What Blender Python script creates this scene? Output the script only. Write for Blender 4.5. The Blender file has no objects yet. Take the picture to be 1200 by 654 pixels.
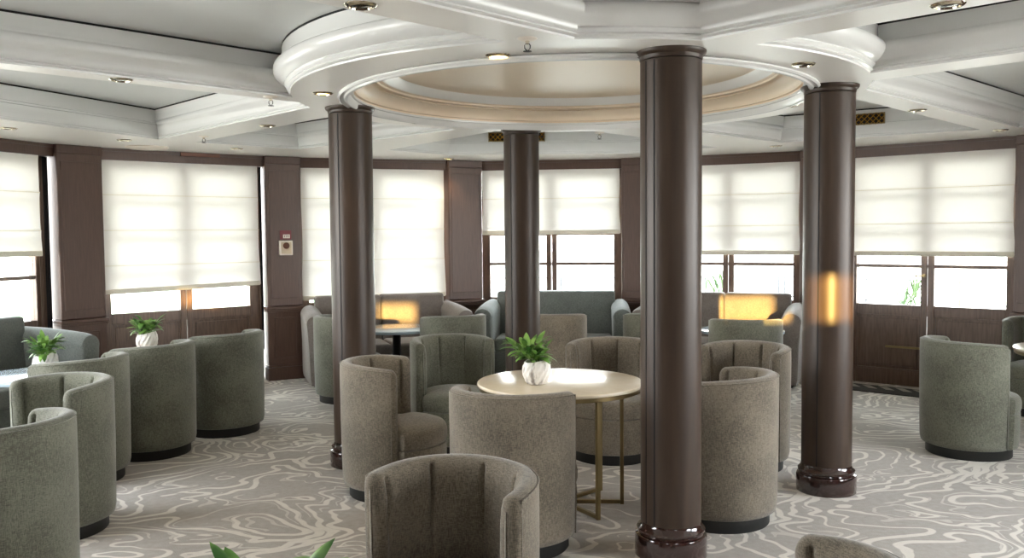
import bpy, bmesh, math, random
from math import sin, cos, pi, radians, hypot, atan2, sqrt
from mathutils import Vector, Matrix
from mathutils.geometry import tessellate_polygon
random.seed(7)
SC = bpy.context.scene
COL = SC.collection
CAMH = 1.64          # camera height
S = 2.534            # soffit (lowest ceiling plane)

# ------------------------------------------------------------------ helpers
def lin(r, g, b):
    f = lambda c: (c/255/12.92) if c/255 <= .04045 else ((c/255+.055)/1.055)**2.4
    return (f(r), f(g), f(b), 1)

def mat(name, col, rough=.5, metal=0, coat=0, emis=None, es=0, sheen=0, spec=.5):
    m = bpy.data.materials.new(name); m.use_nodes = True
    b = m.node_tree.nodes['Principled BSDF']
    b.inputs['Base Color'].default_value = col
    b.inputs['Roughness'].default_value = rough
    b.inputs['Metallic'].default_value = metal
    b.inputs['Coat Weight'].default_value = coat
    b.inputs['Coat Roughness'].default_value = .08
    b.inputs['Sheen Weight'].default_value = sheen
    b.inputs['Specular IOR Level'].default_value = spec
    if emis:
        b.inputs['Emission Color'].default_value = emis
        b.inputs['Emission Strength'].default_value = es
    return m

def nodes(m):
    return m.node_tree.nodes, m.node_tree.links, m.node_tree.nodes['Principled BSDF']

def add_noise_mix(m, c1, c2, scale=(1, 1, 1), nscale=5, detail=4, lo=.4, hi=.6, bump=0, bdist=.002):
    N, L, b = nodes(m)
    tc = N.new('ShaderNodeTexCoord'); mp = N.new('ShaderNodeMapping')
    mp.inputs['Scale'].default_value = scale
    L.new(tc.outputs['Object'], mp.inputs['Vector'])
    n = N.new('ShaderNodeTexNoise'); n.inputs['Scale'].default_value = nscale; n.inputs['Detail'].default_value = detail
    L.new(mp.outputs[0], n.inputs['Vector'])
    r = N.new('ShaderNodeValToRGB')
    r.color_ramp.elements[0].position = lo; r.color_ramp.elements[0].color = c1
    r.color_ramp.elements[1].position = hi; r.color_ramp.elements[1].color = c2
    L.new(n.outputs['Fac'], r.inputs['Fac']); L.new(r.outputs['Color'], b.inputs['Base Color'])
    if bump:
        bp = N.new('ShaderNodeBump'); bp.inputs['Strength'].default_value = bump; bp.inputs['Distance'].default_value = bdist
        L.new(n.outputs['Fac'], bp.inputs['Height']); L.new(bp.outputs[0], b.inputs['Normal'])
    return m

def fabric(name, c1, c2):
    """woven upholstery: crossed fine threads over a slow mottling"""
    m = mat(name, c1, .9, sheen=.35, spec=.2)
    N, L, b = nodes(m)
    tc = N.new('ShaderNodeTexCoord')
    def noise(sc, s, d):
        mp = N.new('ShaderNodeMapping'); mp.inputs['Scale'].default_value = sc
        L.new(tc.outputs['Object'], mp.inputs['Vector'])
        n = N.new('ShaderNodeTexNoise'); n.inputs['Scale'].default_value = s; n.inputs['Detail'].default_value = d
        L.new(mp.outputs[0], n.inputs['Vector']); return n.outputs['Fac']
    a = noise((1, 1, 7), 60, 2); c = noise((7, 7, 1), 50, 2); g = noise((1, 1, 1), 4, 3)
    def mth(op, x, y):
        k = N.new('ShaderNodeMath'); k.operation = op
        for i, v in enumerate((x, y)):
            if isinstance(v, (int, float)): k.inputs[i].default_value = v
            else: L.new(v, k.inputs[i])
        return k.outputs[0]
    w = mth('ADD', mth('MULTIPLY', a, .5), mth('MULTIPLY', c, .5))
    fac = mth('ADD', w, mth('MULTIPLY', mth('SUBTRACT', g, .5), .35))
    r = N.new('ShaderNodeValToRGB')
    r.color_ramp.elements[0].position = .40; r.color_ramp.elements[0].color = c1
    r.color_ramp.elements[1].position = .60; r.color_ramp.elements[1].color = c2
    L.new(fac, r.inputs['Fac']); L.new(r.outputs['Color'], b.inputs['Base Color'])
    bp = N.new('ShaderNodeBump'); bp.inputs['Strength'].default_value = .5; bp.inputs['Distance'].default_value = .002
    L.new(w, bp.inputs['Height']); L.new(bp.outputs[0], b.inputs['Normal'])
    return m

M = {}
M['soffit'] = mat('white_ceiling_paint', lin(238, 235, 230), .35)
M['mould'] = mat('white_gloss_moulding', lin(232, 232, 230), .22)
M['panel'] = mat('grey_ceiling_panel', lin(214, 215, 213), .4)
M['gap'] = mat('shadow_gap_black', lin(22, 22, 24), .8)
M['dome'] = mat('cream_dome_paint', lin(240, 222, 198), .45)
M['wood'] = mat('brown_painted_wood', lin(96, 74, 66), .38)
add_noise_mix(M['wood'], lin(84, 63, 54), lin(94, 71, 61), (14, 14, 1.2), 5, 4, .3, .7)
M['framewood'] = mat('window_frame_wood', lin(110, 90, 80), .35)
add_noise_mix(M['framewood'], lin(92, 73, 62), lin(112, 90, 77), (10, 10, 1), 6, 4, .35, .65)
M['lacquer'] = mat('dark_brown_lacquer', lin(66, 48, 42), .40, coat=0, spec=.4)
add_noise_mix(M['lacquer'], lin(52, 40, 32), lin(68, 53, 42), (9, 9, .8), 2, 3, .3, .7)
M['basewood'] = mat('glossy_mahogany_base', lin(46, 24, 20), .15, coat=1)
M['taupe'] = fabric('taupe_woven_fabric', lin(90, 83, 72), lin(132, 122, 107))
M['sage'] = fabric('sage_grey_woven_fabric', lin(84, 84, 73), lin(120, 121, 107))
M['sofa'] = fabric('blue_grey_woven_fabric', lin(88, 92, 88), lin(114, 119, 114))
M['sofa_taupe'] = fabric('warm_grey_woven_fabric', lin(106, 98, 92), lin(130, 122, 115))
M['plinth'] = mat('black_plinth', lin(26, 27, 26), .55)
M['brass'] = mat('aged_brass', lin(150, 132, 96), .3, metal=1)
M['chrome'] = mat('polished_metal', lin(210, 200, 180), .12, metal=1)
M['marble'] = mat('cream_marble', lin(226, 212, 186), .2, coat=0)
add_noise_mix(M['marble'], lin(214, 198, 170), lin(236, 224, 202), (1, 1, 1), 3, 6, .3, .7)
M['glasstop'] = mat('pale_blue_grey_top', lin(160, 178, 190), .16, coat=.2)
M['dark'] = mat('dark_metal', lin(34, 32, 32), .4, metal=.5)
M['pot'] = mat('white_marbled_pot', lin(232, 228, 222), .45)
add_noise_mix(M['pot'], lin(150, 142, 134), lin(238, 234, 228), (3, 3, 1), 9, 3, .36, .5)
M['soil'] = mat('soil', lin(40, 32, 26), .95)
M['leaf'] = mat('green_leaf', lin(82, 130, 52), .4)
add_noise_mix(M['leaf'], lin(52, 104, 36), lin(132, 172, 84), (1, 1, 1), 14, 2, .35, .65)
M['redsign'] = mat('red_plastic', lin(120, 34, 40), .4)
M['whiteplastic'] = mat('white_plastic', lin(236, 226, 214), .4)
M['ivory'] = mat('ivory_plastic', lin(214, 196, 168), .4)
M['bell'] = mat('brown_bell', lin(112, 66, 46), .35)
M['lamp_on'] = mat('lit_lamp', (1, 1, 1, 1), .4, emis=lin(255, 214, 130), es=5)
M['lamp_off'] = mat('unlit_lamp', lin(60, 52, 44), .2, metal=.6)
M['curtain'] = mat('brown_curtain', lin(78, 60, 50), .85)
M['recess_shade'] = mat('black_recess_shade', lin(22, 22, 26), .9)  # shade of the window recess, put into the colour
M['hem'] = mat('cream_hem', lin(232, 226, 210), .8)
M['mat'] = mat('dark_entrance_mat', lin(48, 46, 44), .95)
M['mat_stripe'] = mat('mat_light_stripe', lin(150, 144, 134), .95)
M['deck'] = mat('pale_deck', lin(214, 208, 196), .8)
M['green'] = mat('green_deck_paint', lin(128, 170, 110), .8)
M['railwhite'] = mat('white_rail_paint', lin(235, 235, 232), .5)
M['railgrey'] = mat('grey_rail_paint', lin(70, 70, 74), .5)
M['bluehatch'] = mat('blue_grey_hatch', lin(130, 152, 168), .3)
M['outleaf'] = mat('outdoor_leaf', lin(84, 110, 66), .6)

# translucent blind cloth
def blind_mat():
    m = bpy.data.materials.new('sheer_white_cloth'); m.use_nodes = True
    N, L = m.node_tree.nodes, m.node_tree.links; N.remove(N['Principled BSDF'])
    d = N.new('ShaderNodeBsdfDiffuse'); d.inputs['Color'].default_value = lin(245, 243, 238)
    t = N.new('ShaderNodeBsdfTranslucent'); t.inputs['Color'].default_value = lin(255, 250, 242)
    mx = N.new('ShaderNodeMixShader'); mx.inputs[0].default_value = .09
    L.new(d.outputs[0], mx.inputs[1]); L.new(t.outputs[0], mx.inputs[2])
    L.new(mx.outputs[0], N['Material Output'].inputs['Surface']); return m
M['blind'] = blind_mat()
def glass_mat():
    m = bpy.data.materials.new('window_glass'); m.use_nodes = True
    N, L = m.node_tree.nodes, m.node_tree.links; N.remove(N['Principled BSDF'])
    d = N.new('ShaderNodeBsdfTransparent'); d.inputs['Color'].default_value = (.96, .98, .97, 1)
    g = N.new('ShaderNodeBsdfGlossy'); g.inputs['Roughness'].default_value = .02
    mx = N.new('ShaderNodeMixShader'); mx.inputs[0].default_value = .06
    L.new(d.outputs[0], mx.inputs[1]); L.new(g.outputs[0], mx.inputs[2])
    L.new(mx.outputs[0], N['Material Output'].inputs['Surface']); return m
M['glass'] = glass_mat()

def carpet_mat():
    m = mat('patterned_carpet', lin(150, 142, 134), .95, spec=.15, sheen=.2)
    N, L, b = nodes(m)
    tc = N.new('ShaderNodeTexCoord')
    mp = N.new('ShaderNodeMapping'); mp.inputs['Scale'].default_value = (.85, 1.1, 1); mp.inputs['Rotation'].default_value = (0, 0, .5)
    L.new(tc.outputs['Object'], mp.inputs['Vector'])
    def noise(vec, s, d, dist=0, rough=.5):
        n = N.new('ShaderNodeTexNoise'); n.inputs['Scale'].default_value = s; n.inputs['Detail'].default_value = d
        n.inputs['Distortion'].default_value = dist; n.inputs['Roughness'].default_value = rough
        L.new(vec, n.inputs['Vector']); return n.outputs['Fac']
    def mth(op, x, y=0, z=None):
        k = N.new('ShaderNodeMath'); k.operation = op
        for i, v in enumerate((x, y) if z is None else (x, y, z)):
            if isinstance(v, (int, float)): k.inputs[i].default_value = v
            else: L.new(v, k.inputs[i])
        return k.outputs[0]
    vec = mp.outputs[0]
    def field(off):
        o_ = N.new('ShaderNodeVectorMath'); o_.operation = 'ADD'; L.new(vec, o_.inputs[0]); o_.inputs[1].default_value = off
        sx = N.new('ShaderNodeSeparateXYZ'); L.new(o_.outputs[0], sx.inputs[0])
        return mth('ADD', mth('MULTIPLY', sx.outputs[0], .20), noise(o_.outputs[0], 1.0, 3.0, .35, .46))
    e = .012
    base = field((0, 0, 0)); bx = field((e, 0, 0)); by = field((0, e, 0))
    gx = mth('DIVIDE', mth('SUBTRACT', bx, base), e); gy = mth('DIVIDE', mth('SUBTRACT', by, base), e)
    grad = mth('MAXIMUM', mth('SQRT', mth('ADD', mth('MULTIPLY', gx, gx), mth('MULTIPLY', gy, gy))), .12)
    # cream lines follow the contours of a slow noise over a slope, at a steady width
    K = 18
    ph = mth('MULTIPLY', base, K)
    fr = mth('ABSOLUTE', mth('SUBTRACT', mth('FRACT', ph), .5))
    dist = mth('DIVIDE', fr, mth('MULTIPLY', grad, K))
    wid = noise(vec, 1.9, 2)
    w = mth('MAXIMUM', mth('ADD', .013, mth('MULTIPLY', mth('SUBTRACT', wid, .5), .075)), .003)
    line = N.new('ShaderNodeMapRange'); line.interpolation_type = 'SMOOTHSTEP'
    L.new(mth('SUBTRACT', dist, w), line.inputs['Value'])
    line.inputs['From Min'].default_value = -.004; line.inputs['From Max'].default_value = .004
    line.inputs['To Min'].default_value = 1; line.inputs['To Max'].default_value = 0
    # second, finer family
    ph2 = mth('MULTIPLY', base, 36)
    fr2 = mth('ABSOLUTE', mth('SUBTRACT', mth('FRACT', mth('ADD', ph2, .25)), .5))
    l2 = mth('MULTIPLY', mth('LESS_THAN', fr2, .09), mth('GREATER_THAN', noise(vec, 1.7, 1), .52))
    l2 = mth('MULTIPLY', l2, .55)
    fac = mth('MAXIMUM', line.outputs[0], l2)
    grain = noise(tc.outputs['Object'], 160, 2)
    spk = noise(tc.outputs['Object'], 24, 5)
    fac = mth('MULTIPLY', fac, mth('ADD', .72, mth('MULTIPLY', spk, .5)))
    fac = mth('MINIMUM', mth('MAXIMUM', fac, 0), 1)
    bg = N.new('ShaderNodeMix'); bg.data_type = 'RGBA'
    L.new(spk, bg.inputs[0]); bg.inputs[6].default_value = lin(150, 141, 132); bg.inputs[7].default_value = lin(182, 174, 165)
    mx = N.new('ShaderNodeMix'); mx.data_type = 'RGBA'
    L.new(fac, mx.inputs[0]); L.new(bg.outputs[2], mx.inputs[6]); mx.inputs[7].default_value = lin(216, 209, 198)
    L.new(mx.outputs[2], b.inputs['Base Color'])
    bp = N.new('ShaderNodeBump'); bp.inputs['Strength'].default_value = .5; bp.inputs['Distance'].default_value = .004
    L.new(grain, bp.inputs['Height']); L.new(bp.outputs[0], b.inputs['Normal'])
    return m
M['carpet'] = carpet_mat()

def obj(name, bm, m, parent=None, smooth=False, kind=None, loc=None):
    me = bpy.data.meshes.new(name); 
    bmesh.ops.recalc_face_normals(bm, faces=bm.faces)
    bm.to_mesh(me); bm.free()
    for mm in (m if isinstance(m, (list, tuple)) else [m]): me.materials.append(mm)
    if smooth:
        for p in me.polygons: p.use_smooth = True
        if smooth != 'all': me.set_sharp_from_angle(angle=radians(40))
    o = bpy.data.objects.new(name, me); COL.objects.link(o)
    if parent: o.parent = parent
    if kind: o['kind'] = kind
    if loc: o.location = loc
    return o
def thing(name, label, cat, loc=(0, 0, 0), rz=0, group=None):
    o = bpy.data.objects.new(name, None); COL.objects.link(o); o.empty_display_size = .1
    o.location = loc; o.rotation_euler = (0, 0, rz); tag(o, label, cat, group); return o
def tag(o, label, cat, group=None):
    o['label'] = label; o['category'] = cat
    if group: o['group'] = group
    return o
def dup(root, loc, rz, label, group=None):
    r = root.copy(); COL.objects.link(r); r.location = loc; r.rotation_euler = (0, 0, rz); r['label'] = label
    if group: r['group'] = group
    for ch in list(root.children):
        c = ch.copy(); COL.objects.link(c); c.parent = r
        for g in list(ch.children):
            d = g.copy(); COL.objects.link(d); d.parent = c
    return r
def box(bm, x0, x1, y0, y1, z0, z1, bev=0, seg=2):
    r = bmesh.ops.create_cube(bm, size=1)
    vs = r['verts']
    for v in vs:
        v.co = Vector(((x0+x1)/2+v.co.x*(x1-x0), (y0+y1)/2+v.co.y*(y1-y0), (z0+z1)/2+v.co.z*(z1-z0)))
    if bev:
        es = list({e for v in vs for e in v.link_edges})
        bmesh.ops.bevel(bm, geom=es, offset=bev, segments=seg, affect='EDGES', profile=.5)
    return bm
def lathe(bm, prof, seg=48, cx=0, cy=0, cap=True):
    rings = []
    for r, z in prof:
        rings.append([bm.verts.new((cx+r*cos(2*pi*k/seg), cy+r*sin(2*pi*k/seg), z)) for k in range(seg)])
    for a, b in zip(rings, rings[1:]):
        for k in range(seg):
            bm.faces.new((a[k], a[(k+1) % seg], b[(k+1) % seg], b[k]))
    if cap:
        bm.faces.new(rings[0]); bm.faces.new(rings[-1])
    return bm
def tube(bm, pts, r, seg=8):
    rings = []
    n = len(pts)
    for i, p in enumerate(pts):
        p = Vector(p)
        d = (Vector(pts[min(i+1, n-1)])-Vector(pts[max(i-1, 0)])).normalized()
        up = Vector((0, 0, 1)) if abs(d.z) < .9 else Vector((1, 0, 0))
        a = d.cross(up).normalized(); b = d.cross(a)
        rings.append([bm.verts.new(p+a*r*cos(2*pi*k/seg)+b*r*sin(2*pi*k/seg)) for k in range(seg)])
    for a, b in zip(rings, rings[1:]):
        for k in range(seg): bm.faces.new((a[k], a[(k+1) % seg], b[(k+1) % seg], b[k]))
    bm.faces.new(rings[0]); bm.faces.new(rings[-1])
    return bm
NB = bmesh.new

# ------------------------------------------------------------------ camera
cam = bpy.data.cameras.new('camera'); co = bpy.data.objects.new('camera', cam); COL.objects.link(co)
cam.sensor_width = 36; cam.lens = 36*1030/1200; cam.clip_start = .05; cam.clip_end = 500
co.location = (0, 0, CAMH)
PITCH = math.atan(53/1030); ROLL = -.0087
co.rotation_mode = 'QUATERNION'
R = Matrix.Rotation(pi/2-PITCH, 3, 'X') @ Matrix.Rotation(ROLL, 3, 'Z')
co.rotation_quaternion = R.to_quaternion()
SC.camera = co

# ------------------------------------------------------------------ room plan
WP = [(-5.15, 6.40), (-4.99, 6.80), (-4.38, 8.46), (-4.11, 8.82), (-2.78, 9.92), (-2.43, 10.12), (-.78, 10.70),
      (-.38, 10.87), (1.34, 10.67), (1.74, 10.54), (3.25, 9.86), (3.60, 9.52), (4.85, 8.45), (5.12, 8.12)]
BACK = -2.6
def off_out(pts, d):
    """offset the open wall polyline outward (away from the room)"""
    out = []
    for i, p in enumerate(pts):
        ns = []
        for a, b in ((i-1, i), (i, i+1)):
            if a < 0 or b >= len(pts): continue
            t = (Vector(pts[b])-Vector(pts[a])).normalized(); ns.append(Vector((-t.y, t.x)))
        n = sum(ns, Vector((0, 0))).normalized(); k = 1/max(.5, n.dot(ns[0]))
        out.append((p[0]+n.x*d*k, p[1]+n.y*d*k))
    return out
OUT = off_out(WP, .3)
room = [(-5.5, BACK-.2)]+[(-5.5, 6.3)]+OUT+[(5.6, 7.9), (5.6, BACK-.2)]

# floor
bm = NB()
vs = [bm.verts.new((x, y, 0)) for x, y in room]; vb = [bm.verts.new((x, y, -.1)) for x, y in room]
bm.faces.new(vs); bm.faces.new(vb[::-1])
for k in range(len(vs)): bm.faces.new((vs[k], vb[k], vb[(k+1) % len(vs)], vs[(k+1) % len(vs)]))
fl = obj('floor', bm, M['carpet'], kind='structure')

# ------------------------------------------------------------------ ceiling with coffers
DC = Vector((.43, 5.95)); RO = 1.88; RI = 1.50
def pq(p, q): return ((p-q)/2, (p+q)/2)
COFF = {
 'near': [(.385, 4.15), (.88, 4.13), (2.6, 2.41), (2.6, -1.2), (-2.2, -1.2), (-2.2, 1.56)],
 'left': [pq(6, 7.12), (-4.3, 2.82), (-4.3, -.1), pq(6, 4.21)],
 'left_far': [(-1.335, 6.085), (-3.24, 8.14), (-3.83, 6.66), (-4.4, 5.2), (-4.4, 3.02)],
 'back_left': [pq(5.35, 7), (-2.99, 8.40), (-2.2, 9.17), pq(7.1, 7)],
 'back': [pq(7.5, 7.1), (-1.32, 9.36), (-.70, 9.97), (1.35, 9.97), (2.2, 9.36), pq(10, 7.1)],
 'right_far': [pq(8, 3.72), (4.2, 7.92), (2.72, 8.92), pq(8, 6.25)],
 'right_side': [pq(7.5, 3.35), (5.05, 2.45), (5.05, 7.1), (4.47, 7.79)],
 'right': [pq(5.47, 5), (4.4, 1.07), (4.4, 2.65), pq(7.05, 5)],
}
def area(p): return sum(a[0]*b[1]-b[0]*a[1] for a, b in zip(p, p[1:]+p[:1]))/2
def clip_circle(poly):
    """polygon minus the ring disc; returns (x,y,w) with w=1 on the arc"""
    poly = [Vector(p) for p in poly]
    if area(poly) < 0: poly.reverse()
    inside = [(p-DC).length < RO for p in poly]
    n = len(poly)
    segs = []
    def isect(a, b):
        d = b-a; f = a-DC; A = d.dot(d); B = 2*f.dot(d); C = f.dot(f)-RO*RO; D = B*B-4*A*C
        if D <= 0: return []
        return [t for t in ((-B-sqrt(D))/2/A, (-B+sqrt(D))/2/A) if 1e-6 < t < 1-1e-6]
    pts = []
    for i in range(n):
        a, b = poly[i], poly[(i+1) % n]
        if not inside[i]: pts.append((a, 'v'))
        for t in isect(a, b): pts.append((a+(b-a)*t, 'c'))
    if not any(k == 'c' for _, k in pts): return [(p.x, p.y, 0) for p, _ in pts]
    # find gap: consecutive c,c whose chord midpoint leaves the polygon (inside disc)
    out = []; m = len(pts)
    for i in range(m):
        p, k = pts[i]; q, k2 = pts[(i+1) % m]
        out.append((p.x, p.y, 1 if k == 'c' else 0))
        if k == 'c' and k2 == 'c' and ((p+q)/2-DC).length < RO-1e-4:
            a0 = atan2(p.y-DC.y, p.x-DC.x); a1 = atan2(q.y-DC.y, q.x-DC.x)
            while a1 > a0: a1 -= 2*pi        # clockwise round the disc
            if a0-a1 > pi: a1 += 2*pi
            ns = max(3, int(abs(a1-a0)/.07))
            for s in range(1, ns):
                a = a0+(a1-a0)*s/ns
                out.append((DC.x+RO*cos(a), DC.y+RO*sin(a), 1))
    return out
def inset(loop, offs):
    """move each vertex of a CCW loop inwards by its own offset"""
    n = len(loop); out = []
    for i in range(n):
        p0, p1, p2 = Vector(loop[i-1][:2]), Vector(loop[i][:2]), Vector(loop[(i+1) % n][:2])
        t1 = (p1-p0).normalized(); t2 = (p2-p1).normalized()
        n1 = Vector((-t1.y, t1.x)); n2 = Vector((-t2.y, t2.x))
        nn = (n1+n2).normalized(); k = 1/max(.35, nn.dot(n1))
        out.append(p1+nn*offs[i]*k)
    return out
PS = [(0, 0), (0, .010), (.008, .011), (.010, .016), (.010, .024), (.004, .026), (.004, .034), (.012, .06), (.020, .09), (.028, .118), (.028, .124), (.040, .126), (.042, .134),
      (.042, .142), (.052, .144), (.054, .160), (.056, .180), (.060, .205), (.064, .225), (.068, .240), (.068, .250)]
PA = [(-.03, 0), (-.028, .010), (-.016, .012), (-.008, .018), (-.014, .026), (-.016, .028), (-.002, .034), (.004, .044), (.0, .052), (.020, .058), (.046, .074), (.064, .094), (.072, .116),
      (.070, .136), (.056, .150), (.036, .157), (.036, .168), (.024, .170), (.020, .19), (.018, .22), (.018, .250)]
ceil = NB(); mould = NB(); gap = NB(); pan = NB()
holes = []
for name, poly in COFF.items():
    lp = clip_circle(poly); n = len(lp)
    rings = []
    for (o0, z0), (o1, z1) in zip(PS, PA):
        pts = inset(lp, [o0*(1-w)+(o1 if o1 > -.02 or True else 0)*w for (_, _, w) in lp])
        rings.append([(p.x, p.y, S+z0*(1-w)+z1*w) for p, (_, _, w) in zip(pts, lp)])
    # soffit meets the first ring exactly
    holes.append([(x, y) for x, y, z in rings[0]])
    rv = [[mould.verts.new(c) for c in r] for r in rings]
    for a, b in zip(rv, rv[1:]):
        for k in range(n): mould.faces.new((a[k], a[(k+1) % n], b[(k+1) % n], b[k]))
    # black shadow gap, then the panel
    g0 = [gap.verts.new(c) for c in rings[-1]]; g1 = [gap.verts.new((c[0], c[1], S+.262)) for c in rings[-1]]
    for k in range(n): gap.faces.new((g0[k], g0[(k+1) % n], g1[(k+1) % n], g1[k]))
    top = inset([(c[0], c[1]) for c in rings[-1]], [-.002]*n)
    pv = [(p.x, p.y, 0) for p in top]
    tv = [pan.verts.new((p.x, p.y, S+.262)) for p in top]
    for t in tessellate_polygon([[Vector(v) for v in pv]]): 
        try: pan.faces.new([tv[i] for i in t])
        except ValueError: pass
# soffit plane
dome_hole = [(DC.x+(RI+.04)*cos(2*pi*k/96), DC.y+(RI+.04)*sin(2*pi*k/96)) for k in range(96)]
polys = [[Vector((x, y, 0)) for x, y in room]]+[[Vector((x, y, 0)) for x, y in h] for h in holes]+[[Vector((x, y, 0)) for x, y in dome_hole]]
flat = [v for p in polys for v in p]
cv = [ceil.verts.new((v.x, v.y, S)) for v in flat]
for t in tessellate_polygon(polys):
    try: ceil.faces.new([cv[i] for i in t])
    except ValueError: pass
obj('ceiling', ceil, M['soffit'], kind='structure')
obj('trim_1', mould, M['mould'], smooth=True, kind='structure')
obj('trim_2', gap, M['gap'], kind='structure')
obj('trim_3', pan, M['panel'], kind='structure')
# roof slab above everything (keeps the sun and sky out)
bm = NB(); box(bm, -6.2, 6.4, BACK-.4, 12.2, S+.55, S+.62); obj('roof', bm, M['panel'], kind='structure')
# dome
bm = NB()
prof = [(1.54, .0), (1.560, -.008), (1.560, -.016), (1.548, -.024), (1.530, -.018), (1.522, -.018), (1.516, -.028), (1.50, -.030), (1.488, -.020), (1.482, .0), (1.476, .012), (1.462, .014), (1.460, .028)]
lathe(bm, [(r, S+z) for r, z in prof], 96, DC.x, DC.y, cap=False)
obj('trim_4', bm, M['mould'], smooth=True, kind='structure')
bm = NB()
prof = [(1.460, .028), (1.475, .030), (1.475, .042), (1.452, .044), (1.448, .062), (1.435, .080), (1.405, .100), (1.365, .112), (1.350, .113), (1.385, .116), (1.385, .129), (1.330, .130), (1.326, .142), (1.298, .146)]
lathe(bm, [(r, S+z) for r, z in prof], 96, DC.x, DC.y, cap=False)
obj('trim_7', bm, M['dome'], smooth=True, kind='structure')
bm = NB()
lathe(bm, [(r, S+z) for r, z in [(1.298, .146), (1.285, .150), (1.235, .188), (1.225, .198)]], 96, DC.x, DC.y, cap=False)
obj('trim_5', bm, M['soffit'], smooth=True, kind='structure')
bm = NB()
prof = [(1.225, .198), (1.222, .199), (1.26, .202), (1.26, .216), (1.200, .217), (1.196, .236), (1.188, .250), (1.168, .274), (1.13, .294), (1.10, .300), (1.135, .303), (1.135, .320),
        (1.085, .321), (1.082, .338), (1.070, .340), (1.066, .366), (1.045, .392), (1.01, .408), (.985, .411), (1.02, .414), (1.02, .434), (.965, .435), (.962, .455), (.95, .458), (.945, .48), (.92, .50), (.88, .508), (.02, .51)]
lathe(bm, [(r, S+z) for r, z in prof], 96, DC.x, DC.y)
obj('trim_6', bm, M['dome'], smooth=True, kind='structure')

# ------------------------------------------------------------------ walls
def frame_of(i):
    a, b = Vector(WP[i]), Vector(WP[i+1]); t = (b-a); L = t.length; t /= L
    return a, t, Vector((-t.y, t.x)), L
class Loc:
    """collects boxes given in wall coordinates u (along), v (outward), z"""
    def __init__(s, a, t, n): s.a, s.t, s.n = a, t, n; s.bm = NB()
    def box(s, u0, u1, v0, v1, z0, z1, bev=0):
        r = NB(); box(r, u0, u1, v0, v1, z0, z1, bev)
        s.merge(r)
    def merge(s, r):
        mp = {}
        for v in r.verts:
            p = s.a+s.t*v.co.x+s.n*v.co.y
            mp[v] = s.bm.verts.new((p.x, p.y, v.co.z))
        for f in r.faces: s.bm.faces.new([mp[v] for v in f.verts])
        r.free()
def is_win(i): return i in (1, 3, 5, 7, 9, 11)
WZ = {1: 1.48, 3: 1.07, 5: .90, 7: 1.64, 9: 1.385, 11: 1.385}   # bottom of each blind
wall = NB()
ntrim = 10; wn = 0
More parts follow.
